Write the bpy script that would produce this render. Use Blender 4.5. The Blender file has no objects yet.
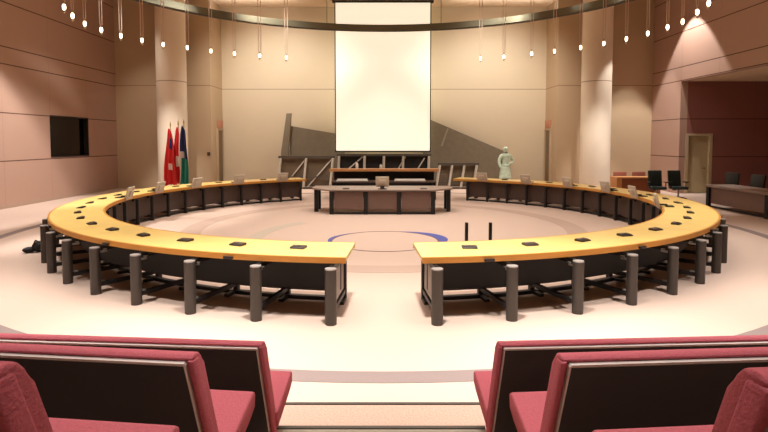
import bpy, bmesh, math, random
from mathutils import Matrix, Vector, Euler
random.seed(7)
S = bpy.context.scene
COL = S.collection
PI = math.pi
R = math.radians
CY = 13.80            # centre of the round council table (x = 0)

# ------------------------------------------------------------------ materials
def lin(c):
    return tuple((v / 12.92 if v <= .04045 else ((v + .055) / 1.055) ** 2.4) for v in [x / 255 for x in c]) + (1,)

def mat(name, rgb, rough=.6, metal=0., noise=0., scale=20., stretch=(1, 1, 1), bump=0., emit=None, estr=0., rgb2=None, spec=.5, coat=0.):
    m = bpy.data.materials.new(name); m.use_nodes = True
    nt = m.node_tree; b = nt.nodes['Principled BSDF']
    b.inputs['Roughness'].default_value = rough; b.inputs['Metallic'].default_value = metal
    b.inputs['Specular IOR Level'].default_value = spec
    b.inputs['Coat Weight'].default_value = coat
    c = lin(rgb)
    b.inputs['Base Color'].default_value = c
    if noise or rgb2 or bump:
        tc = nt.nodes.new('ShaderNodeTexCoord'); mp = nt.nodes.new('ShaderNodeMapping')
        mp.inputs['Scale'].default_value = stretch
        nz = nt.nodes.new('ShaderNodeTexNoise'); nz.inputs['Scale'].default_value = scale; nz.inputs['Detail'].default_value = 4
        nt.links.new(tc.outputs['Object'], mp.inputs['Vector']); nt.links.new(mp.outputs['Vector'], nz.inputs['Vector'])
        if noise or rgb2:
            cr = nt.nodes.new('ShaderNodeValToRGB')
            c2 = lin(rgb2) if rgb2 else tuple(v * (1 - noise) for v in c[:3]) + (1,)
            cr.color_ramp.elements[0].color = c2; cr.color_ramp.elements[1].color = c
            cr.color_ramp.elements[0].position = .35; cr.color_ramp.elements[1].position = .65
            nt.links.new(nz.outputs['Fac'], cr.inputs['Fac']); nt.links.new(cr.outputs['Color'], b.inputs['Base Color'])
        if bump:
            bp = nt.nodes.new('ShaderNodeBump'); bp.inputs['Strength'].default_value = bump; bp.inputs['Distance'].default_value = .02
            nt.links.new(nz.outputs['Fac'], bp.inputs['Height']); nt.links.new(bp.outputs['Normal'], b.inputs['Normal'])
    if emit:
        b.inputs['Emission Color'].default_value = lin(emit); b.inputs['Emission Strength'].default_value = estr
    return m

def panel_mat(name, rgb, zs, rgb_groove, width=.03, vaxis=None, vstep=0., rough=.6, noise=.06):
    """wall cladding: horizontal grooves at the heights zs (world metres), upright joints every vstep along vaxis"""
    m = bpy.data.materials.new(name); m.use_nodes = True
    nt = m.node_tree; b = nt.nodes['Principled BSDF']; N = nt.nodes.new; Lk = nt.links.new
    b.inputs['Roughness'].default_value = rough
    tc = N('ShaderNodeTexCoord'); sp = N('ShaderNodeSeparateXYZ'); Lk(tc.outputs['Object'], sp.inputs[0])
    acc = None
    def add(v):
        nonlocal acc
        if acc is None: acc = v
        else:
            mx = N('ShaderNodeMath'); mx.operation = 'MAXIMUM'; Lk(acc, mx.inputs[0]); Lk(v, mx.inputs[1]); acc = mx.outputs[0]
    for z in zs:
        c = N('ShaderNodeMath'); c.operation = 'COMPARE'; Lk(sp.outputs['Z'], c.inputs[0]); c.inputs[1].default_value = z; c.inputs[2].default_value = width / 2
        add(c.outputs[0])
    if vaxis:
        pp = N('ShaderNodeMath'); pp.operation = 'PINGPONG'; Lk(sp.outputs[vaxis], pp.inputs[0]); pp.inputs[1].default_value = vstep / 2
        c = N('ShaderNodeMath'); c.operation = 'LESS_THAN'; Lk(pp.outputs[0], c.inputs[0]); c.inputs[1].default_value = .004
        d = N('ShaderNodeMath'); d.operation = 'MULTIPLY'; Lk(c.outputs[0], d.inputs[0]); d.inputs[1].default_value = .5
        add(d.outputs[0])
    nz = N('ShaderNodeTexNoise'); nz.inputs['Scale'].default_value = .9; nz.inputs['Detail'].default_value = 5
    Lk(tc.outputs['Object'], nz.inputs['Vector'])
    cr = N('ShaderNodeValToRGB'); c0 = lin(rgb)
    cr.color_ramp.elements[0].color = tuple(v * (1 - noise) for v in c0[:3]) + (1,); cr.color_ramp.elements[1].color = c0
    Lk(nz.outputs['Fac'], cr.inputs['Fac'])
    mx = N('ShaderNodeMix'); mx.data_type = 'RGBA'
    Lk(cr.outputs['Color'], mx.inputs[6]); mx.inputs[7].default_value = lin(rgb_groove)
    if acc is not None: Lk(acc, mx.inputs[0])
    else: mx.inputs[0].default_value = 0
    Lk(mx.outputs[2], b.inputs['Base Color'])
    return m

GR = [1.54, 3.11, 4.69, 5.25, 6.69, 8.25]
M = dict(
    carpet=mat('carpet', (202, 178, 163), .95, noise=.10, scale=90, bump=.15, spec=.1),
    carpet_step=mat('carpet step', (200, 168, 150), .95, noise=.16, scale=60, bump=.2, spec=.1),
    band=mat('grey carpet band', (140, 124, 120), .95, noise=.06, scale=60, spec=.1),
    soft_band=mat('taupe carpet band', (186, 162, 147), .95, noise=.08, scale=60, spec=.1),
    teal_band=mat('pale teal carpet band', (188, 174, 158), .95, noise=.08, scale=60, spec=.1),
    blue=mat('blue carpet', (92, 96, 160), .95, noise=.06, scale=60, spec=.1),
    inlay=mat('dark carpet line', (120, 98, 100), .95, spec=.1),
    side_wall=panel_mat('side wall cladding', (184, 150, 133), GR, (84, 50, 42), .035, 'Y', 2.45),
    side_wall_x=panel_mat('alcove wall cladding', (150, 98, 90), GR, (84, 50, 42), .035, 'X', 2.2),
    back_wall=panel_mat('back wall panel', (216, 199, 170), [4.73], (150, 122, 96), .03),
    pier_wall=panel_mat('pier wall panel', (192, 167, 136), [4.73], (136, 104, 82), .03),
    column=panel_mat('column paint', (232, 215, 193), [4.73], (150, 122, 100), .03),
    ceiling=mat('ceiling paint', (226, 200, 170), .8, noise=.04, scale=2),
    skirting=mat('skirting', (176, 150, 132), .6),
    nosing=mat('step nosing', (74, 66, 58), .5),
    nosing_light=mat('step edge strip', (150, 140, 122), .5),
    wood=mat('maple top', (246, 212, 128), .36, noise=.08, scale=3, stretch=(1, 1, 1), coat=.15),
    wood_edge_shaded=mat('maple edge shaded', (206, 142, 60), .45, noise=.12, scale=6, stretch=(1, 1, 12)),  # same maple as the top; darker tone paints in the edge's shade
    desk_wood=mat('orange wood', (214, 150, 92), .5, noise=.1, scale=4, stretch=(1, 1, 6)),
    desk_front=mat('red brown wood', (158, 92, 58), .5, noise=.1, scale=4, stretch=(1, 1, 6)),
    post=mat('charcoal metal', (76, 70, 65), .45, .3, noise=.05, scale=30),
    post_cap=mat('grey metal cap', (176, 172, 168), .4, .4),
    bracket=mat('bright metal', (200, 198, 192), .35, .6),
    frame=mat('black metal', (40, 36, 36), .5, .2),
    panel=mat('dark brown panel', (82, 64, 56), .6, noise=.1, scale=8),
    panel_black=mat('near black panel', (17, 15, 15), .6),
    end_panel=mat('grey end panel', (150, 140, 132), .5),
    mic=mat('black plastic', (44, 34, 30), .4),
    mic_top=mat('grey plastic', (120, 108, 98), .4),
    mon=mat('pale grey plastic', (196, 182, 162), .5),
    mon_dark=mat('dark plastic', (46, 42, 40), .5),
    display=mat('dark glass', (22, 22, 26), .12),
    grey_top=mat('grey brown tabletop', (150, 130, 118), .45, noise=.06, scale=6),
    grey_front=mat('brown table panel', (122, 96, 86), .6, noise=.06, scale=6),
    pink=mat('rose upholstery', (184, 96, 105), .85, noise=.10, scale=120, bump=.25, spec=.15),
    bench_back=mat('dark back panel', (34, 20, 20), .5),
    silver=mat('silver trim', (214, 204, 198), .4, .3),
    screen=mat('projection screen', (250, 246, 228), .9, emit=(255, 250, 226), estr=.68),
    screen_edge=mat('screen border', (52, 46, 42), .7),
    slab=mat('grey slab', (138, 126, 106), .7, noise=.10, scale=4),
    backing=mat('brown backing', (104, 88, 68), .8, noise=.15, scale=5),
    slab_strip=mat('pale slab strip', (168, 158, 138), .7),
    alu=mat('aluminium tube', (206, 200, 188), .45, .2),
    dark_beam=mat('dark beam', (84, 76, 68), .5, .2),
    white=mat('white paper', (240, 236, 228), .8),
    jade=mat('pale green stone', (208, 228, 204), .6, noise=.22, scale=9),
    plinth=mat('stone plinth', (150, 140, 124), .7),
    red=mat('red cloth', (214, 40, 40), .85), flagwhite=mat('white cloth', (238, 226, 214), .85),
    flagblue=mat('blue cloth', (44, 52, 104), .85), flaggreen=mat('green cloth', (44, 142, 124), .85),
    brass=mat('brass', (190, 160, 96), .35, .7),
    door=mat('olive door paint', (186, 172, 136), .5), door_frame=mat('door frame paint', (196, 180, 146), .5),
    slot=mat('dark doorway', (122, 102, 76), .6),
    sign=mat('salmon sign', (192, 134, 106), .6),
    glass=mat('dark booth glass', (8, 8, 9), .08),
    leather=mat('black leather', (30, 32, 34), .45), leather_green=mat('dark green leather', (36, 52, 50), .4),
    chrome=mat('chrome', (160, 160, 160), .25, .9),
    ring=mat('olive grey steel', (112, 108, 90), .9, 0, spec=.1),
    cable=mat('steel cable', (214, 186, 168), .5, .3),
    bulb=mat('lamp glass', (255, 240, 220), .3, emit=(255, 232, 196), estr=8),
    socket=mat('lamp socket', (190, 170, 150), .35, .6),
    bagm=mat('black nylon', (26, 24, 28), .7, noise=.2, scale=30),
    brick=mat('red brown leather', (150, 84, 66), .6),
)

# ------------------------------------------------------------------ helpers
class MB:
    def __init__(s): s.bm = bmesh.new(); s.mi = 0
    def _tag(s, fs):
        for f in fs: f.material_index = s.mi
    def box(s, c, d, rot=None, bev=0.):
        m = Matrix.Translation(c)
        if rot: m = m @ Euler(rot).to_matrix().to_4x4()
        m = m @ Matrix.Diagonal((d[0], d[1], d[2], 1))
        vs = bmesh.ops.create_cube(s.bm, size=1, matrix=m)['verts']
        fs = list({f for v in vs for f in v.link_faces}); s._tag(fs)
        if bev:
            es = list({e for v in vs for e in v.link_edges})
            r = bmesh.ops.bevel(s.bm, geom=es, offset=bev, segments=2, profile=.5, affect='EDGES'); s._tag(r['faces'])
        return s
    def cyl(s, p0, p1, r0, r1=None, n=16):
        p0, p1 = Vector(p0), Vector(p1); r1 = r0 if r1 is None else r1
        d = p1 - p0
        m = Matrix.Translation((p0 + p1) / 2) @ d.to_track_quat('Z', 'Y').to_matrix().to_4x4()
        vs = bmesh.ops.create_cone(s.bm, cap_ends=True, segments=n, radius1=r0, radius2=r1, depth=d.length, matrix=m)['verts']
        s._tag({f for v in vs for f in v.link_faces}); return s
    def ball(s, c, r, sc=(1, 1, 1), n=14):
        m = Matrix.Translation(c) @ Matrix.Diagonal((r * sc[0], r * sc[1], r * sc[2], 1))
        vs = bmesh.ops.create_uvsphere(s.bm, u_segments=n, v_segments=max(6, n // 2 + 2), radius=1, matrix=m)['verts']
        s._tag({f for v in vs for f in v.link_faces}); return s
    def lathe(s, prof, n=20, c=(0, 0, 0), sx=1, sy=1):
        rings = []
        for r, z in prof:
            rings.append([s.bm.verts.new((c[0] + r * sx * math.cos(2 * PI * k / n), c[1] + r * sy * math.sin(2 * PI * k / n), c[2] + z)) for k in range(n)])
        fs = []
        for a, b in zip(rings, rings[1:]):
            for k in range(n): fs.append(s.bm.faces.new((a[k], a[(k + 1) % n], b[(k + 1) % n], b[k])))
        fs.append(s.bm.faces.new(rings[0][::-1])); fs.append(s.bm.faces.new(rings[-1])); s._tag(fs); return s
    def sector(s, r0, r1, z0, z1, a0, a1, n, mx=0., my=0.):
        """curved bar about the local origin; angle from -Y, positive to +X (degrees)"""
        full = abs(a1 - a0) >= 359.99
        cnt = n if full else n + 1
        q = []
        for k in range(cnt):
            a = R(a0 + (a1 - a0) * k / n)
            q.append([s.bm.verts.new((mx + r * math.sin(a), my - r * math.cos(a), z)) for r, z in ((r0, z0), (r1, z0), (r1, z1), (r0, z1))])
        fs = []
        for k in range(n):
            A, B = q[k], q[(k + 1) % cnt]
            for i in range(4):
                j = (i + 1) % 4
                fs.append(s.bm.faces.new((A[i], A[j], B[j], B[i])))
        if not full:
            fs.append(s.bm.faces.new(q[0][::-1])); fs.append(s.bm.faces.new(q[-1]))
        s._tag(fs); return s
    def prism(s, pts, axis, a, b):
        """polygon extruded along axis ('x','y','z') from a to b; pts give the other two coordinates in order"""
        def P(p, t):
            return {'x': (t, p[0], p[1]), 'y': (p[0], t, p[1]), 'z': (p[0], p[1], t)}[axis]
        A = [s.bm.verts.new(P(p, a)) for p in pts]; B = [s.bm.verts.new(P(p, b)) for p in pts]
        fs = [s.bm.faces.new(A[::-1]), s.bm.faces.new(B)]
        n = len(pts)
        for k in range(n): fs.append(s.bm.faces.new((A[k], A[(k + 1) % n], B[(k + 1) % n], B[k])))
        s._tag(fs); return s
    def bevel(s, off, seg=3):
        r = bmesh.ops.bevel(s.bm, geom=list(s.bm.edges), offset=off, segments=seg, profile=.5, affect='EDGES', clamp_overlap=True); return s
    def build(s, name, m, parent=None, loc=None, rz=0., sharp=38):
        bmesh.ops.recalc_face_normals(s.bm, faces=s.bm.faces[:])
        me = bpy.data.meshes.new(name); s.bm.to_mesh(me); s.bm.free()
        for x in (m if isinstance(m, (list, tuple)) else [m]): me.materials.append(x)
        me.polygons.foreach_set('use_smooth', [True] * len(me.polygons))
        me.set_sharp_from_angle(angle=R(sharp))
        o = bpy.data.objects.new(name, me); COL.objects.link(o)
        if parent: o.parent = parent
        if loc: o.location = loc
        o.rotation_euler.z = rz
        return o

def tag(o, label, cat, group=None):
    o['label'] = label; o['category'] = cat
    if group: o['group'] = group
    return o
def thing(name, label, cat, loc=(0, 0, 0), rz=0., group=None):
    o = bpy.data.objects.new(name, None); COL.objects.link(o); o.empty_display_size = .2
    o.location = loc; o.rotation_euler.z = rz
    return tag(o, label, cat, group)
def struct(o): o['kind'] = 'structure'; return o
KIDS = {}
def kids(o): return [c for c in bpy.data.objects if c.parent == o]
def dup(o, parent=None, loc=None, rz=None):
    c = o.copy(); COL.objects.link(c)
    if parent: c.parent = parent
    if loc: c.location = loc
    if rz is not None: c.rotation_euler.z = rz
    for k in kids(o):
        dup(k, c)
    return c
def part_copy(o, parent, loc=None, rz=None):
    c = dup(o, parent, loc, rz); return c
def pol(r, a, z=0., cy=CY):
    return (r * math.sin(R(a)), cy - r * math.cos(R(a)), z)
ORD = ['first', 'second', 'third', 'fourth', 'fifth', 'sixth', 'seventh', 'eighth', 'ninth', 'tenth', 'eleventh', 'twelfth', 'thirteenth',
       'fourteenth', 'fifteenth', 'sixteenth', 'seventeenth', 'eighteenth', 'nineteenth', 'twentieth', 'twenty-first', 'twenty-second']

# ------------------------------------------------------------------ room shell
WX = 12.3; ZC = 8.7
struct(MB().box((2, 9.5, -.1), (33, 38, .2)).build('floor', M['carpet']))
struct(MB().box((2, 9.5, ZC + .1), (33, 38, .2)).build('ceiling', M['ceiling']))
# left wall with an opening for the booth window
b = MB()
y0, y1, z0, z1 = 19.57, 22.15, 1.57, 3.15
b.box((-WX - .15, (-9 + y0) / 2, ZC / 2), (.3, y0 + 9, ZC)).box((-WX - .15, (y1 + 24.45) / 2, ZC / 2), (.3, 24.45 - y1, ZC))
b.box((-WX - .15, (y0 + y1) / 2, z0 / 2), (.3, y1 - y0, z0)).box((-WX - .15, (y0 + y1) / 2, (z1 + ZC) / 2), (.3, y1 - y0, ZC - z1))
struct(b.build('wall_left', M['side_wall']))
w = struct(MB().box((-WX - .22, (y0 + y1) / 2, (z0 + z1) / 2), (.04, y1 - y0 - .06, z1 - z0 - .06)).build('window_1', M['glass']))
f = MB()
for yy in (y0 + .02, y1 - .02): f.box((-WX - .14, yy, (z0 + z1) / 2), (.24, .05, z1 - z0 - .01))
for zz in (z0 + .02, z1 - .02): f.box((-WX - .14, (y0 + y1) / 2, zz), (.24, y1 - y0 - .11, .05))
f.build('window_frame', M['frame'], w)
struct(MB().box((-WX + .012, 7.7, .05), (.024, 33.4, .1)).build('baseboard_left', M['skirting']))
# right wall: lower end panel plus upper wall over the alcove
b = MB().box((WX + .15, 23.28, ZC / 2), (.3, 2.34, ZC)).box((WX + .15, 6.55, (4.66 + ZC) / 2), (.3, 31.1, ZC - 4.66))
struct(b.build('wall_right', M['side_wall']))
# alcove under the upper right wall
b = MB()
dx0, dx1, dz = 12.62, 13.62, 2.42
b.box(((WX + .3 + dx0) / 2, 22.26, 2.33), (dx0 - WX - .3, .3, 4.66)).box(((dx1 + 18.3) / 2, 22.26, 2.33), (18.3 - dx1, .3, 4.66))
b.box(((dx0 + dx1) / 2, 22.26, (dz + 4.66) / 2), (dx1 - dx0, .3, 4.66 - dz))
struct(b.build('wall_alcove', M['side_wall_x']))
struct(MB().box((18.15, 6.55, 2.33), (.3, 31.1, 4.66)).build('wall_alcove_side', M['side_wall']))
struct(MB().box((15.5, 6.55, 4.76), (6, 31.1, .2)).build('ceiling_alcove', M['ceiling']))
d = struct(MB().box(((dx0 + dx1) / 2, 22.23, 1.205), (dx1 - dx0 - .1, .06, 2.37)).build('door_1', M['door']))
f = MB()
for xx in (dx0 + .0, dx1 - .0): f.box((xx, 22.17, dz / 2), (.12, .16, dz))
f.box(((dx0 + dx1) / 2, 22.17, dz + .03), (dx1 - dx0 + .12, .16, .1))
f.build('door_frame', M['door_frame'], d)
MB().cyl((dx1 - .2, 22.14, 1.05), (dx1 - .2, 22.2, 1.05), .03).cyl((dx1 - .33, 22.13, 1.05), (dx1 - .18, 22.13, 1.05), .012).build('door_handle', M['chrome'], d)
# rear: two flat piers, returns with narrow doorways, wide rear wall
PX = 7.95
struct(MB().box((-(WX + .3 + PX) / 2, 25.32, ZC / 2), (WX + .3 - PX, 1.74, ZC)).build('wall_rear_left', M['pier_wall']))
struct(MB().box(((WX + .3 + PX) / 2, 25.32, ZC / 2), (WX + .3 - PX, 1.74, ZC)).build('wall_rear_right', M['pier_wall']))
struct(MB().box((0, 26.35, ZC / 2), (2 * WX + .6, .3, ZC)).build('wall_back', M['back_wall']))
for i, s in enumerate((-1, 1)):
    dd = struct(MB().box((s * (PX - .02), 25.62, 1.35), (.05, .72, 2.7)).build('door_%d' % (i + 2), M['slot']))
    MB().box((s * (PX - .04), 25.22, 1.37), (.1, .07, 2.74)).box((s * (PX - .04), 26.02, 1.37), (.1, .07, 2.74)).box((s * (PX - .04), 25.62, 2.75), (.1, .87, .07)).build('door_frame', M['pier_wall'], dd)
    tag(MB().box((s * (PX - .05), 25.62, 3.0), (.1, .66, .36), bev=.01).build('door_sign', M['sign']),
        'salmon coloured sign panel above the narrow doorway on the %s' % ('left near the flags' if s < 0 else 'right near the statue'), 'sign', 'signs over the narrow doorways')
struct(MB().box((2, -9.15, ZC / 2), (33, .3, ZC)).build('wall_front', M['pier_wall']))
for i, s in enumerate((-1, 1)):
    c = MB().lathe([(.62, 0), (.62, ZC - .002)], 48, (s * 9.17, 23.05, 0)).build('column', M['column'], sharp=30)
    struct(c); c['label'] = 'round pale column on the %s' % ('left behind the flags' if s < 0 else 'right')

# tiers of the public seating
TIER = [(.25, 3.84), (.58, 2.62), (.96, 1.66), (1.27, .62)]
for i, (z, y) in enumerate(TIER):
    zb = 0 if i == 0 else TIER[i - 1][0]
    struct(MB().box((0, (y - 9) / 2, (z + zb) / 2), (2 * WX, y + 9, z - zb)).build('floor_tier_%d' % (i + 1), M['carpet_step']))
for i, (z, ya, yb) in enumerate(((.415, 2.62, 3.215), (.775, 1.66, 2.14), (1.12, .62, 1.12))):
    z0 = TIER[i][0]
    struct(MB().box((-.02, (ya + yb) / 2, (z + z0) / 2), (1.3, yb - ya, z - z0)).build('floor_aisle_step_%d' % (i + 1), M['carpet_step']))
struct(MB().box((0, 3.838, .246), (2 * WX, .026, .026)).build('trim_1', M['nosing']))
struct(MB().box((-.02, 3.213, .408), (1.3, .03, .03)).build('trim_2', M['nosing']))
struct(MB().box((-.02, 3.175, .416), (1.3, .03, .006)).build('trim_3', M['nosing_light']))
# carpet inlays
struct(MB().sector(8.85, 9.09, .0005, .004, 0, 360, 160).build('trim_4', M['band'], loc=(0, CY, 0)))
struct(MB().sector(4.55, 5.05, .0005, .003, 0, 360, 120).build('trim_5', M['soft_band'], loc=(0, CY, 0)))
struct(MB().sector(1.16, 1.19, .0005, .006, 0, 360, 90).build('trim_6', M['inlay'], loc=(.02, 11.62, 0)))
struct(MB().sector(2.75, 3.1, .0005, .003, 228, 300, 50).build('trim_7', M['teal_band'], loc=(0, 12.2, 0)))
def crescent(a0, a1, wmax, name):
    b = MB(); n = 40; I = []; O = []
    for k in range(n + 1):
        t = k / n; a = R(a0 + (a1 - a0) * t); wd = .004 + wmax * math.sin(PI * t) ** 1.2
        I.append((1.19 * math.sin(a), -1.19 * math.cos(a))); O.append(((1.19 + wd) * math.sin(a), -(1.19 + wd) * math.cos(a)))
    for k in range(n):
        b.prism([I[k], O[k], O[k + 1], I[k + 1]], 'z', .0005, .005)
    struct(b.build(name, M['blue'], loc=(.02, 11.62, 0)))
crescent(60, 165, .26, 'trim_8'); crescent(215, 300, .08, 'trim_9')

# ------------------------------------------------------------------ council table: two curved halves
ZT = .785
def make_leg():
    leg = MB().cyl((0, 0, 0), (0, 0, .665), .071, n=24).build('leg', M['post'])
    MB().cyl((0, 0, .665), (0, 0, .68), .069, n=24).build('cap', M['post_cap'], leg)
    k = MB().box((0, .11, .62), (.022, .13, .07)).box((0, .13, .635), (.09, .05, .012)).build('bracket', M['bracket'], leg)
    MB().box((0, .09, .16), (.02, .1, .04)).build('lower_bracket', M['bracket'], leg)
    return leg
def LR_(a): return 7.56 - .07 * min(1, max(0, (a - 5) / 48)) - .03 * min(1, max(0, (a - 53) / 20))
def half_table(s, label, aend):
    t = thing('council_table', label, 'table', (0, CY, 0), 0, 'halves of the round council table')
    a0 = 3.6
    sg = lambda a: s * a
    top = MB().sector(6.49, 7.40, ZT - .055, ZT, sg(a0), sg(aend), 110).build('tabletop', M['wood'], t)
    for ra, rb in ((7.40, 7.435), (6.455, 6.49)):
        MB().sector(ra, rb, ZT - .075, ZT - .001, sg(a0), sg(aend), 110).build('edge_band', M['wood_edge_shaded'], top)
    n = 22; spts = [4.85 + 7.17 * min(k, 10) + 6.82 * max(0, k - 10) for k in range(n)]
    leg0 = None; st0 = None; in0 = None; pn0 = None
    for k, a in enumerate(spts):
        p = pol(LR_(a), s * a, 0, 0); rz = s * R(a)
        if leg0 is None:
            leg0 = make_leg(); leg0.parent = t; leg0.location = p; leg0.rotation_euler.z = rz
            st0 = MB().box((0, .52, .13), (.05, .92, .06)).build('crossbar', M['frame'], t, p, rz)
            su0 = MB().box((0, .49, .655), (.05, .86, .07)).build('upper_crossbar', M['frame'], t, p, rz)
            in0 = MB().box((0, 1.0, .34), (.07, .08, .68), bev=.006).box((0, .88, .02), (.07, .26, .04)).build('inner_leg', M['frame'], t, p, rz)
        else:
            part_copy(leg0, t, p, rz); part_copy(st0, t, p, rz); part_copy(su0, t, p, rz); part_copy(in0, t, p, rz)
        if k < n - 1:
            o = MB().sector(6.60, 6.63, .135, .71, s * (a + .05), s * (a + 6.95), 6).build('modesty_panel', M['panel'], t) if pn0 is None else None
            if o: pn0 = o; a_ref = a
            else: part_copy(pn0, t, None, s * R(a - a_ref))
    MB().sector(6.54, 6.62, .0, .05, s * (a0 + 1.0), s * (spts[-1] + .4), 110).build('foot_rail', M['frame'], t)
    MB().sector(6.60, 7.30, .68, .708, s * (a0 + .6), s * (aend - 1), 110).build('under_frame', M['panel_black'], t)
    MB().sector(6.90, 6.92, .24, .682, s * (a0 + 1.1), s * (spts[-1] + .2), 110).build('under_table_shade', M['panel_black'], t)  # near-black sheet added; its colour holds the shade under the table
    for kk, a in enumerate((a0 + .55,)):
        p = pol(7.64, s * a, 0, 0)
        MB().box((0, .52, .39), (.02, .76, .40)).build('end_panel', M['end_panel'], t, pol(LR_(4.85), s * 4.85, 0, 0), s * R(4.85))
    for a in ((15.2, 32.0, 50.) if s < 0 else (10.0, 28.5, 46.)):
        MB().box((0, 0, ZT - .045), (.13, .04, .035), bev=.006).build('edge_clip', M['mic'], t, pol(7.47, s * a, 0, 0), s * R(a))
    return t
half_table(-1, 'left curved half of the round table with maple top and charcoal posts', 153.6)
half_table(1, 'right curved half of the round table with maple top and charcoal posts', 156.5)

# conference microphones, one per seat
def make_mic():
    t = thing('microphone_unit', '', 'microphone')
    MB().prism([(-.065, 0), (.065, 0), (.065, .032), (-.03, .022), (-.065, .012)], 'x', -.1, .1).bevel(.005, 2).build('base', M['mic'], t)
    MB().box((-.045, .02, .031), (.07, .05, .006), rot=(R(6), 0, 0)).build('speaker_grille', M['mic_top'], t)
    for i in range(3): MB().box((.03 + .022 * i, -.005, .0285), (.014, .03, .006), rot=(R(6), 0, 0)).build('button', M['mic_top'], t)
    return t
mic0 = make_mic(); used = False
MONA = {-1: [84.4, 99.3, 114.2, 129.8, 145.1], 1: [68.5, 87.2, 100.5, 115.6, 130.9, 146.3]}
for s, side in ((-1, 'left'), (1, 'right')):
    for k in range(20):
        a = 9.4 + 7.3 * k
        if a > 151: break
        o = mic0 if not used else dup(mic0)
        used = True
        o.location = pol(6.94, s * a, ZT + .0005); o.rotation_euler.z = s * R(a) + (random.uniform(-.22, .22) if k < 11 else 0)
        tag(o, 'black microphone unit on the %s table half, %s back from its near end' % (side, ORD[k]), 'microphone', 'microphones on the round table')

# monitors at the inner edge of the far half, backs to the room
def make_monitor(low):
    t = thing('desk_monitor', '', 'monitor')
    if low:      # hangs over the inner table edge on a clamp
        MB().box((0, -.06, .012), (.22, .16, .024), bev=.006).build('base', M['mon_dark'], t)
        MB().box((0, .085, .04), (.10, .2, .03)).build('stand', M['mon_dark'], t)
        c = (0, .19, .115); k = 1
    else:
        MB().box((0, .02, .01), (.26, .18, .02), bev=.006).build('base', M['mon_dark'], t)
        MB().box((0, -.01, .055), (.12, .05, .08)).build('stand', M['mon_dark'], t)
        c = (0, 0, .225); k = -1
    rt = (R(-16 * k), 0, 0)
    h = MB().box(c, (.40, .045, .32), rot=rt, bev=.012).build('housing', M['mon'], t)
    MB().box((0, c[1] + k * .03, c[2] - .01), (.2, .05, .15), rot=rt, bev=.01).build('back_cover', M['mon'], h)
    MB().box((0, c[1] - k * .0245, c[2] + .007), (.36, .006, .27), rot=rt).build('display', M['display'], h)
    return t
mo0 = make_monitor(True); used = False
for s, side in ((-1, 'left'), (1, 'right')):
    n = len(MONA[s])
    for k, a in enumerate(MONA[s]):
        o = mo0 if not used else dup(mo0)
        used = True
        o.location = pol(6.56, s * a, ZT + .0005); o.rotation_euler.z = s * R(a)
        tag(o, 'grey monitor on the %s table half, %s from its far end by the screen' % (side, ORD[n - 1 - k]), 'monitor', 'monitors on the round table')

# ------------------------------------------------------------------ speakers table in the ring
t = thing('presenter_table', 'grey brown presenter table with dark legs standing inside the round table', 'table', (-.05, 16.45, 0))
pts = [(-1.58, -.72), (1.58, -.72), (2.18, -.1), (2.18, .75), (-2.18, .75), (-2.18, -.1)]
MB().prism(pts, 'z', .70, .745).build('tabletop', M['grey_top'], t)
lg = MB().box((-1.52, -.63, .35), (.13, .1, .699)).build('leg', M['panel_black'], t)
for x, y in ((1.52, -.63), (-.5, -.63), (.5, -.63)): dup(lg, t, (x + 1.52, y + .63, 0))
for x, y in ((-2.06, .0), (2.06, .0)):
    MB().box((x, y, .35), (.12, .12, .699)).build('leg', M['panel_black'], t)
    MB().box((x, .66, .35), (.12, .12, .699)).build('leg', M['panel_black'], t)
for x in (-1.01, 0, 1.01):
    MB().box((x, -.62, .41), (.87, .03, .52)).build('modesty_panel', M['grey_front'], t)
MB().box((0, -.63, .035), (2.9, .06, .05)).build('foot_rail', M['panel_black'], t)
o = make_monitor(False); o.location = (-.05, 15.95, .7455); tag(o, 'grey monitor in the middle of the presenter table', 'monitor')
for x, l in ((-1.15, 'left'), (1.2, 'right')):
    o = dup(mic0, loc=(x, 16.0, .7455), rz=0); tag(o, 'black microphone unit on the %s of the presenter table' % l, 'microphone', 'microphones on the presenter table')

# chair person's raised desk behind it
t = thing('dais_desk', 'long orange topped desk with dark front below the projection screen', 'desk', (0, 20.6, 0))
MB().box((0, 0, 1.07), (4.22, .5, .1), bev=.008).build('counter_top', M['desk_wood'], t)
MB().box((0, .05, .51), (3.9, .06, 1.018)).build('front_panel', M['panel_black'], t)
MB().box((0, -.55, .66), (3.9, .8, .05)).build('work_surface', M['panel'], t)
for x in (-1.9, 1.9):
    MB().box((x, -.3, .3175), (.08, 1.2, .634)).build('side_panel', M['panel_black'], t)
for x, l in ((-1.2, 'left'), (.98, 'right')):
    tag(MB().box((0, 0, .02), (1.18, .26, .04), rot=(0, 0, 0), bev=.004).box((0, .11, .06), (1.14, .05, .04), bev=.004).build('paper_stack', M['white'], loc=(x, 19.95, .6852)),
        'long white paper stack on the lower ledge of the dais desk, %s one' % l, 'papers', 'papers on the dais desk')
def bottle(x, label, h=.3):
    t = thing('water_bottle', label, 'bottle', (x, 20.55, 1.1203))
    MB().lathe([(.05, 0), (.055, .02), (.055, h * .6), (.02, h * .8), (.02, h * .88)], 14).build('body', M['white'], t)
    MB().cyl((0, 0, h * .88), (0, 0, h), .024, n=12).build('bottle_cap', M['mon_dark'], t)
bottle(-.12, 'small white bottle at the middle of the dais desk', .2)
bottle(-1.05, 'white bottle at the left of the dais desk', .3)
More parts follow.
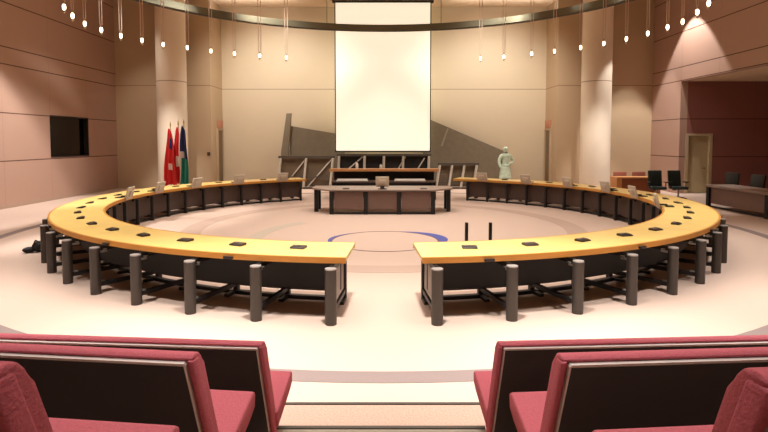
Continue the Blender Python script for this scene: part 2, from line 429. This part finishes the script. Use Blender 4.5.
# ------------------------------------------------------------------ scaffold, slabs, projection screen
def scaffold(name, label, xs, ztop, lean, y, diag, low):
    t = thing(name, label, 'frame', (0, y, 0))
    MB().box(((xs[0] + xs[-1]) / 2, 0, ztop + .04), (xs[-1] - xs[0] + .2, .1, .1)).build('top_beam', M['dark_beam'], t)
    MB().box(((xs[0] + xs[-1]) / 2 - lean, 0, .04), (xs[-1] - xs[0] + .25, .12, .08)).build('foot_beam', M['dark_beam'], t)
    for x in xs: MB().cyl((x - lean, 0, .06), (x, 0, ztop), .06, n=10).build('post', M['alu'], t)
    for (x0, zz0, x1, zz1) in diag: MB().cyl((x0, .06, zz0), (x1, .06, zz1), .03, n=10).build('brace', M['alu'], t)
    MB().box(((xs[0] + xs[-1]) / 2 - lean * .6, -.0, low), (xs[-1] - xs[0], .04, .05)).build('rail', M['dark_beam'], t)
    MB().box(((xs[0] + xs[-1]) / 2 - lean * .3, .14, ztop / 2 + .05), (xs[-1] - xs[0] + .06, .03, ztop - .1)).build('backing_panel', M['backing'], t)
    return t
scaffold('support_frame', 'braced metal frame with leaning posts left of the dais desk', [-4.72, -3.55, -2.33], 1.42, .14, 24.2,
         [(-3.5, .1, -2.4, 1.35), (-4.4, .35, -3.6, 1.35)], .55)
scaffold('support_frame', 'low metal frame with four leaning posts right of the dais desk', [2.55, 3.12, 3.68, 4.24], 1.1, .16, 24.2, [], .3)
t = scaffold('support_frame', 'dark backed metal frame directly under the projection screen', [-2.1, -.9, .0, .9, 2.1], 1.5, .05, 24.75,
         [(.5, .6, 1.0, 1.45), (-2.0, .6, -1.0, 1.45), (1.4, .6, 1.9, 1.4)], .5)
for c in kids(t):
    if c.name.startswith('backing_panel'): c.data.materials[0] = M['panel_black']
tag(MB().prism([(-4.9, .02), (-4.9, 1.62), (-4.62, 3.5), (-4.4, 3.5), (-4.55, 1.62), (-4.55, .02)], 'y', 25.2, 25.4).build('slab', M['slab']),
    'narrow upright grey slab left of the projection screen', 'slab')
tag(MB().prism([(-4.52, .02), (-4.52, 2.92), (-1.9, 2.48), (-1.9, .02)], 'y', 25.5, 25.7).build('slab', M['slab']),
    'broad grey slab with sloping top edge left of the projection screen', 'slab')
t = thing('slab', 'large grey wedge slab sloping down towards the statue', 'slab', (0, 25.5, 0))
MB().prism([(1.9, .02), (1.9, 3.35), (5.75, 1.72), (5.75, .02)], 'y', 0, .2).build('slab_body', M['slab'], t)
MB().prism([(3.03, 2.8), (3.1, 2.8), (2.82, 1.95), (2.72, 1.95)], 'y', -.02, -.0005).build('inlaid_strip', M['slab_strip'], t)
t = thing('projection_screen', 'tall bright projection screen hanging in front of the rear wall', 'screen', (0, 25.0, 0))
x0, x1 = -2.25, 2.15
MB().box(((x0 + x1) / 2, 0, 5.16), (x1 - x0, .03, 6.88)).build('screen_cloth', M['screen'], t)
MB().box((x0 - .025, 0, 5.15), (.05, .035, 6.88)).box((x1 + .025, 0, 5.15), (.05, .035, 6.88)).box(((x0 + x1) / 2, 0, 1.70), (x1 - x0 + .1, .06, .07)).build('screen_border', M['screen_edge'], t)
MB().box(((x0 + x1) / 2, 0, 8.649), (x1 - x0 + .3, .2, .1)).build('screen_housing', M['screen_edge'], t)

# ------------------------------------------------------------------ statue
def skin(name, chains, m, parent, lvl=2):
    me = bpy.data.meshes.new(name); vs = []; es = []; rs = []
    idx = {}
    def V(p, r):
        k = tuple(round(c, 4) for c in p)
        if k not in idx: idx[k] = len(vs); vs.append(p); rs.append(r)
        return idx[k]
    for ch in chains:
        prev = None
        for p, r in ch:
            i = V(p, r)
            if prev is not None: es.append((prev, i))
            prev = i
    me.from_pydata(vs, es, []); o = bpy.data.objects.new(name, me); COL.objects.link(o)
    o.modifiers.new('s', 'SKIN')
    for i, sv in enumerate(me.skin_vertices[0].data):
        r = rs[i]; sv.radius = r if isinstance(r, tuple) else (r, r); sv.use_root = (i == 0)
    sb = o.modifiers.new('d', 'SUBSURF'); sb.levels = sb.render_levels = lvl
    dg = bpy.context.evaluated_depsgraph_get()
    nm = bpy.data.meshes.new_from_object(o.evaluated_get(dg)); bpy.data.objects.remove(o)
    nm.materials.append(m); nm.polygons.foreach_set('use_smooth', [True] * len(nm.polygons))
    o = bpy.data.objects.new(name, nm); COL.objects.link(o); o.parent = parent
    return o
t = thing('statue', 'pale green stone statue of a standing robed figure behind the round table', 'statue', (5.5, 24.0, 0), R(12))
MB().box((0, 0, .1), (.8, .7, .2), bev=.02).build('plinth', M['plinth'], t)
pel = ((0, 0, 1.02), (.17, .13)); lum = ((0, 0, 1.18), (.15, .12)); che = ((.01, -.01, 1.40), (.20, .14)); shl = ((.01, 0, 1.55), (.15, .11))
nek = ((-.0, -.01, 1.64), .065); hd0 = ((-.01, -.03, 1.71), .085); hd1 = ((-.015, -.035, 1.79), .105); hd2 = ((-.015, -.03, 1.87), .07)
ch = [[pel, lum, che, shl, nek, hd0, hd1, hd2]]
ch.append([shl, ((-.22, 0, 1.52), .085), ((-.31, .02, 1.28), .075), ((-.30, -.08, 1.06), .055), ((-.27, -.14, .98), .05)])
ch.append([shl, ((.24, 0, 1.52), .085), ((.38, .04, 1.30), .075), ((.22, -.12, 1.18), .06), ((.10, -.17, 1.17), .05)])
ch.append([pel, ((-.13, .0, .82), .15), ((-.17, -.01, .5), .13), ((-.19, .0, .26), .10), ((-.20, -.14, .235), .06)])
ch.append([pel, ((.12, .0, .82), .15), ((.15, .0, .5), .13), ((.16, .02, .26), .10), ((.17, -.12, .235), .06)])
skin('figure', ch, M['jade'], t)
MB().lathe([(.15, 1.10), (.21, 1.04), (.24, .9), (.26, .75), (.29, .56), (.30, .53), (.28, .53)], 28, sx=1, sy=.72).build('robe', M['jade'], t)
MB().lathe([(.19, 1.06), (.215, 1.07), (.215, 1.12), (.19, 1.13)], 24, sx=1, sy=.78).build('belt', M['jade'], t)
b = MB().ball((-.015, -.145, 1.78), .022, (.8, 1.2, 1.4), 8)
for e in (-.055, .028): b.ball((e, -.13, 1.81), .014, n=8)
b.box((-.014, -.137, 1.735), (.05, .012, .012))
b.build('face', M['jade'], t)
MB().lathe([(.112, 1.81), (.118, 1.86), (.09, 1.91), (.04, 1.935)], 20, (-.015, -.02, 0)).build('hair', M['jade'], t)

# ------------------------------------------------------------------ flags
def flag(x, y, h, label, zone, wd, ph):
    t = thing('flag', label, 'flag', (x, y, 0), 0, 'flags by the left column')
    MB().lathe([(.14, 0), (.14, .03), (.05, .07), (.03, .16)], 20).build('flag_base', M['brass'], t)
    MB().cyl((0, 0, .1), (.02, 0, h), .016, n=10).build('pole', M['brass'], t)
    MB().lathe([(.012, 0), (.035, .04), (.03, .08), (.005, .2)], 12, (.02, 0, h)).build('finial', M['brass'], t)
    nu, nv = 26, 26; bm = bmesh.new(); g = []
    zt, zb = h - .06, .34
    for j in range(nv + 1):
        v = j / nv; row = []
        W = wd * (.22 + .78 * v ** .6)
        for i in range(nu + 1):
            u = i / nu
            xx = .02 - W * .5 + W * u + .02 * math.sin(7 * v + ph)
            yy = -.05 - (.03 + .05 * v) * (1 + math.sin(u * 15 + ph + 1.3 * v))
            row.append(bm.verts.new((xx, yy, zt + (zb - zt) * v - .16 * u * (1 - v) + .10 * math.sin(PI * u) * v)))
        g.append(row)
    for j in range(nv):
        for i in range(nu):
            f = bm.faces.new((g[j][i], g[j + 1][i], g[j + 1][i + 1], g[j][i + 1])); f.smooth = True
            f.material_index = zone((i + .5) / nu, (j + .5) / nv)
    me = bpy.data.meshes.new('cloth'); bm.to_mesh(me); bm.free()
    for k in ('red', 'flagwhite', 'flagblue', 'flaggreen', 'slot'): me.materials.append(M[k])
    o = bpy.data.objects.new('cloth', me); COL.objects.link(o); o.parent = t
    sd = o.modifiers.new('thick', 'SOLIDIFY'); sd.thickness = .012
def z1(u, v):
    if .16 < v < .34 and .3 < u < .75: return 2
    if .60 < v < .74 and .45 < u < .8: return 1
    return 0
def z2(u, v):
    if v < .5: return 0 if u < .72 else 1
    if .5 <= v < .68 and .3 < u: return 1
    if u > .74: return 1
    return 0
def z3(u, v):
    if u < .16 and v > .45: return 1
    if v < .42: return 2
    if v < .52: return 1 if u < .7 else 2
    return 3
flag(-8.70, 21.6, 2.78, 'red flag with dark canton, leftmost of the three by the column', z1, .50, .3)
flag(-8.54, 22.02, 2.84, 'red and white flag in the middle of the three by the column', z2, .42, 1.7)
flag(-8.16, 21.62, 2.88, 'blue and green flag, rightmost of the three by the column', z3, .40, 2.9)
t = thing('wall_plate', 'small dark switch plate on the wall right of the flags', 'switch', (-8.08, 24.45, 1.6))
MB().box((0, -.012, 0), (.13, .022, .16), bev=.004).build('plate', M['mon_dark'], t)
MB().box((0, -.028, 0), (.04, .012, .06)).build('toggle', M['mic_top'], t)

# ------------------------------------------------------------------ right side furniture
def desk_chair(name, label, loc, rz, m, arms=True, group=None):
    t = thing(name, label, 'chair', loc, rz, group)
    b = MB()
    for k in range(5):
        a = k * 2 * PI / 5 + .3
        b.cyl((0, 0, .10), (.3 * math.cos(a), .3 * math.sin(a), .07), .025, .018, 8)
    b.build('base', M['frame'], t)
    b = MB()
    for k in range(5):
        a = k * 2 * PI / 5 + .3
        b.cyl((.3 * math.cos(a) - .02, .3 * math.sin(a), .03), (.3 * math.cos(a) + .02, .3 * math.sin(a), .03), .03, n=10)
    b.build('caster', M['mon_dark'], t)
    MB().cyl((0, 0, .1), (0, 0, .4), .03, n=12).build('column', M['chrome'], t)
    MB().box((0, 0, .45), (.5, .5, .11), bev=.04).build('seat', m, t)
    MB().box((0, .27, .78), (.5, .09, .62), rot=(R(-8), 0, 0), bev=.04).build('backrest', m, t)
    MB().box((0, .27, .44), (.08, .12, .22)).build('back_support', M['frame'], t)
    if arms:
        for s in (-1, 1):
            MB().box((s * .29, .03, .66), (.06, .32, .04), bev=.012).cyl((s * .29, .0, .45), (s * .29, .0, .65), .018, n=8).cyl((s * .2, 0, .44), (s * .29, 0, .45), .018, n=8).build('armrest', M['leather'], t)
    return t
desk_chair('office_chair', 'dark green leather office chair beside the orange side desk', (10.2, 19.7, 0), R(-6), M['leather_green'], group='office chairs by the door')
desk_chair('office_chair', 'black leather office chair in front of the olive door', (10.98, 19.7, 0), R(4), M['leather_green'], group='office chairs by the door')
desk_chair('office_chair', 'black office chair behind the alcove table, nearer the door', (12.02, 18.55, 0), R(-70), M['leather'], False, group='chairs behind the alcove table')
desk_chair('office_chair', 'black office chair behind the alcove table, farther from the door', (12.02, 17.3, 0), R(-75), M['leather'], False, group='chairs behind the alcove table')
t = thing('side_desk', 'orange wood side desk with red brown front right of the column', 'desk', (10.12, 21.3, 0))
MB().box((0, 0, .735), (1.74, .7, .05), bev=.006).build('desktop', M['desk_wood'], t)
MB().box((-.77, 0, .355), (.2, .62, .708)).build('side_panel', M['desk_wood'], t)
MB().box((.77, 0, .355), (.2, .62, .708)).build('side_panel', M['desk_wood'], t)
MB().box((0, -.2, .40), (1.33, .03, .6)).build('front_panel', M['desk_front'], t)
def wood_chair(x, label):
    t = thing('wooden_chair', label, 'chair', (x, 22.1, 0), 0, 'chairs behind the side desk')
    MB().box((0, 0, .44), (.46, .46, .06), bev=.02).build('seat', M['brick'], t)
    MB().box((0, .22, .74), (.56, .05, .32), bev=.02).build('backrest', M['brick'], t)
    l = None
    for sx in (-1, 1):
        MB().box((sx * .2, .19, .2075), (.04, .04, .414)).build('leg', M['desk_front'], t)
        MB().box((sx * .2, -.19, .2075), (.04, .04, .414)).build('leg', M['desk_front'], t)
        MB().box((sx * .2, .22, .53), (.035, .03, .14)).build('back_post', M['desk_front'], t)
wood_chair(9.95, 'red brown low backed chair behind the side desk, left one')
wood_chair(10.75, 'red brown low backed chair behind the side desk, right one')
t = thing('alcove_table', 'long grey topped table with dark legs at the right edge', 'table', (11.2, 16.2, 0))
MB().box((0, 0, .715), (.95, 2.95, .07), bev=.006).build('tabletop', M['grey_top'], t)
for x in (-.40, .40):
    for y in (-1.36, 1.36): MB().box((x, y, .34), (.09, .14, .679)).build('leg', M['panel_black'], t)
MB().box((-.36, 0, .40), (.03, 2.56, .52)).build('modesty_panel', M['grey_front'], t)
MB().box((-.37, 0, .04), (.05, 2.58, .05)).build('foot_rail', M['panel_black'], t)

# black pair of upright posts behind the right near end, and the bag on the left
t = thing('post_stand', 'black stand with two thin upright rods behind the right table end', 'stand', (1.54, 8.6, 0))
MB().box((0, 0, .02), (.62, .3, .04), bev=.008).build('base', M['frame'], t)
for x in (-.19, .2): MB().cyl((x, 0, .04), (x, 0, .87), .028, n=12).build('rod', M['frame'], t)
MB().cyl((-.19, 0, .35), (.2, 0, .35), .018, n=10).build('crossbar', M['frame'], t)
t = thing('bag', 'black bag slumped on the floor outside the leftmost table posts', 'bag', (-6.84, 10.44, 0), R(40))
m_ = MB().ball((0, 0, .11), .14, (1.0, .75, .8), 18).ball((-.17, .02, .06), .1, (1.3, .8, .6), 14).build('body', M['bagm'], t)
MB().cyl((.02, -.06, .17), (-.08, -.06, .25), .012, n=8).cyl((-.08, -.06, .25), (-.14, -.04, .10), .012, n=8).build('strap', M['mon_dark'], t)

# ------------------------------------------------------------------ suspended ring and lamps
t = thing('ceiling_ring', 'large olive grey ring hanging from the ceiling over the round table', 'ring', (0, CY, 6.93))
MB().sector(9.25, 9.5, 0, .25, 0, 360, 160).build('ring_band', M['ring'], t)
MB().sector(9.32, 9.43, -.03, 0, 0, 360, 160).build('lower_lip', M['dark_beam'], t)
for k in range(12):
    p = pol(9.38, 15 + 30 * k, 0, 0)
    MB().cyl((p[0], p[1], .25), (p[0], p[1], ZC - 6.93), .012, n=8).build('hanger', M['ring'], t)
LA = [-82.6, -89.2, -95.7, -101.2, -107.2, -112.7, -118.2, -123.9, -130.3, -136.5, -143.3, -150.8, 151.6, 145.0, 137.0, 130.9, 123.8, 117.5, 111.4, 105.1, 99.0, 94.0, 86.4, 79.8]
LR = [7.68, 7.93, 8.18, 8.27, 8.35, 8.32, 8.28, 8.1, 8.05, 7.94, 7.78, 7.66, 7.85, 7.92, 7.92, 8.02, 8.08, 8.11, 8.14, 8.1, 8.05, 8.0, 7.77, 7.63]
lamp0 = None
for k, (a, r) in enumerate(zip(LA, LR)):
    p = pol(r, a, 5.375)
    if lamp0 is None:
        lamp0 = thing('hanging_lamp', '', 'lamp')
        MB().cyl((0, 0, .07), (0, 0, .16), .03, .022, 12).build('socket', M['socket'], lamp0)
        MB().lathe([(.015, -.06), (.032, -.045), (.04, -.01), (.038, .03), (.028, .075)], 16).build('bulb', M['bulb'], lamp0)
        MB().lathe([(.012, -.14), (.034, -.12), (.038, -.09), (.015, -.061)], 14).build('glass_drop', M['socket'], lamp0)
        for x in (-.065, .065):
            MB().cyl((x * .7, 0, .15), (x, 0, ZC - 5.375), .012, n=6).build('cable', M['cable'], lamp0)
        o = lamp0
    else: o = dup(lamp0)
    o.location = p; o.rotation_euler.z = R(a)
    side = 'left' if k < 12 else 'right'
    i = k if k < 12 else 23 - k
    tag(o, 'small glass lamp on twin cables, %s from the %s edge of the photo' % (ORD[i], side), 'lamp', 'hanging lamps in a circle')

# ------------------------------------------------------------------ public benches
def bench(side, loc, rz, label):
    """aisle end at local x = 0, bench runs to local x = s*L; +y is the seat side"""
    L = 2.5; s = 1 if side == 'right' else -1
    t = thing('bench', label, 'bench', loc, rz, 'rose benches of the public seating')
    X0, X1 = (0, L) if s > 0 else (-L, 0)
    e = .026
    # thin upholstered back leaning to the rear, rolled over the top edge
    prof = [(.23, .25), (.29, .25), (.088, .81), (.072, .842), (.055, .861), (.028, .868), (.006, .864), (-.004, .849), (.018, .842)]
    MB().prism(prof, 'x', X0, X1).bevel(.013, 3).build('backrest', M['pink'], t, sharp=50)
    XA, XB = (e, L - e) if s > 0 else (-L + e, -e)
    def back(y0, z0, y1, z1, th): return [(y0, z0), (y1, z1), (y1 + th, z1), (y0 + th, z0)]
    MB().prism(back(.285, .02, -.012, .838, .045), 'x', XA, XB).build('rear_panel', M['bench_back'], t)
    MB().prism(back(-.016, .834, -.019, .844, .03), 'x', XA, XB).build('top_trim', M['silver'], t)
    xe = (e - .004, e + .003) if s > 0 else (-e - .003, -e + .004)
    MB().prism(back(.281, .02, -.014, .838, .02), 'x', xe[0], xe[1]).build('side_trim', M['silver'], t)
    xp = (-.003, e - .005) if s > 0 else (-e + .005, .003)
    MB().prism(back(.281, .03, -.010, .85, .055), 'x', xp[0], xp[1]).bevel(.009, 2).build('end_pad', M['pink'], t, sharp=50)
    xs = (X0 - .005, X1) if s > 0 else (X0, X1 + .015)
    MB().prism([(.24, .27), (.51, .355), (.575, .39), (.582, .455), (.555, .472), (.22, .37)], 'x', xs[0], xs[1]).bevel(.010, 2).build('seat', M['pink'], t, sharp=50)
    for x in (.25, L / 2, L - .25):
        MB().box((s * x, .40, .139), (.08, .24, .278)).build('leg', M['bench_back'], t)
    return t
for i, (z, y) in enumerate(((.25, 2.79), (.58, 1.82), (.96, .825))):
    wh = ('farthest from the camera', 'in the middle row', 'nearest the camera')[i]
    bench('right', ((.62, .625, .612)[i], y, z + .0005), R((3.4, 4, 4.5)[i]), 'rose upholstered bench right of the aisle, ' + wh)
    bench('left', ((-.655, -.675, -.643)[i], (2.79, 1.83, .85)[i], z + .0005), R((-4.5, -6.3, -6.5)[i]), 'rose upholstered bench left of the aisle, ' + wh)

# ------------------------------------------------------------------ lights
WARM = (1.0, .80, .60)
def area(name, loc, size, power, col=WARM, rot=(0, 0, 0)):
    l = bpy.data.lights.new(name, 'AREA'); l.shape = 'RECTANGLE'; l.size, l.size_y = size; l.energy = power; l.color = col
    o = bpy.data.objects.new(name, l); COL.objects.link(o); o.location = loc; o.rotation_euler = rot; return o
def spot(name, loc, aim, power, ang, blend=.4, col=WARM, rad=.08):
    l = bpy.data.lights.new(name, 'SPOT'); l.energy = power; l.spot_size = R(ang); l.spot_blend = blend; l.color = col; l.shadow_soft_size = rad
    o = bpy.data.objects.new(name, l); COL.objects.link(o); o.location = loc
    o.rotation_euler = (Vector(aim) - Vector(loc)).to_track_quat('-Z', 'Y').to_euler(); return o
COOLER = (1.0, .93, .85)
WHITE = (1.0, .96, .91)
a_ = area('ambient_fill', (0, 12.5, 8.6), (10, 11), 700, COOLER); a_.data.spread = R(105)  # unseen fill added for overall brightness, no fixture there
area('ceiling_fill', (-6, 24.6, 8.0), (3.5, .3), 22, COOLER, (PI, 0, 0)); area('ceiling_fill', (5.5, 24.6, 8.0), (4.5, .3), 28, COOLER, (PI, 0, 0))  # two unseen upward fills added to brighten the rear ceiling strip
for x in (-5.2, 5.2):
    spot('rear_wall_fill', (x, 21.0, 8.6), (x * .95, 26, 2.8), 2600, 100, .9, COOLER, .4)  # unseen fill added to brighten the rear wall
    spot('rear_floor_fill', (x * 1.1, 25.2, 8.6), (x * 1.05, 21.6, 0), 1500, 60, .9, COOLER, .3)  # unseen fill added to light the floor behind the far table
for x in (-4.6, 0, 4.6):
    spot('front_floor_fill', (x, 4.8, 8.6), (x * .95, 5.0, 0), 4500, 64, .9, WHITE, .3)  # unseen fill added to brighten the carpet in front of the table
for x in (-8.2, 8.2):
    spot('side_floor_fill', (x, 9.5, 8.6), (x, 9.8, 0), 2300, 64, .9, WHITE, .3)  # unseen fill added for the floor at either side
spot('bench_fill', (-1.2, .4, 8.6), (-1.2, 1.8, .5), 850, 50, .9, WHITE, .3)  # first of two unseen fills added over the benches
spot('bench_fill', (1.2, .4, 8.6), (1.2, 1.8, .5), 850, 50, .9, WHITE, .3)
spot('wall_wash_light', (11.25, 21.3, 8.6), (11.25, 21.3, 0), 1500, 71, .2, WHITE, .04)
spot('wall_wash_light', (-9.4, 15.6, 8.6), (-9.7, 15.6, 0), 3300, 76, .3, WHITE, .08)
spot('wall_wash_light', (-5.5, 19.0, 8.6), (-12.3, 19.0, 1.4), 2400, 48, 1, WHITE, .3)  # unseen soft fill added to brighten the lower left wall
spot('wall_wash_light', (6.5, 19.5, 8.6), (12.3, 22.0, 1.6), 900, 40, 1, WHITE, .3)  # unseen soft fill added to brighten the lower right wall
spot('statue_fill', (5.2, 20.6, 8.6), (5.5, 24, 1.1), 900, 16, .8, WHITE, .1)  # unseen narrow spot added to make the statue brighter
for x in (-3.6, 3.6): spot('stage_fill', (x, 19.0, 8.6), (x, 24.4, .9), 1500, 30, 1, COOLER, .3)  # unseen pair added to brighten the metal frames and slabs
for s in (-1, 1):
    spot('column_washer', (s * 8.2, 17.5, 8.6), (s * 9.15, 22.6, 1.2), 3600, 25, 1, WHITE, .2)
spot('pier_wash_light', (11.1, 22.4, 8.6), (11.1, 23.6, 0), 1100, 40, .3, WHITE, .08)
spot('pier_wash_light', (-10.2, 20.5, 8.6), (-10.6, 24.4, 2.5), 500, 50, 1, COOLER, .2)  # unseen fill added to lift the left pier
wd = bpy.data.worlds.new('World'); S.world = wd; wd.use_nodes = True
wd.node_tree.nodes['Background'].inputs[0].default_value = (.9, .7, .55, 1); wd.node_tree.nodes['Background'].inputs[1].default_value = .02

# ------------------------------------------------------------------ camera
cam = bpy.data.cameras.new('Camera'); co = bpy.data.objects.new('Camera', cam); COL.objects.link(co)
co.location = (0, 0, 2.205); co.rotation_euler = (PI / 2 - .055, 0, 0)
cam.sensor_width = 36; cam.lens = 530 / 768 * 36; cam.shift_y = -(216 - 169.9) / 768
cam.clip_start = .05; S.camera = co
S.view_settings.view_transform = 'Standard'; S.view_settings.look = 'None'; S.view_settings.gamma = 1; S.view_settings.exposure = 0
S.view_settings.use_curve_mapping = False
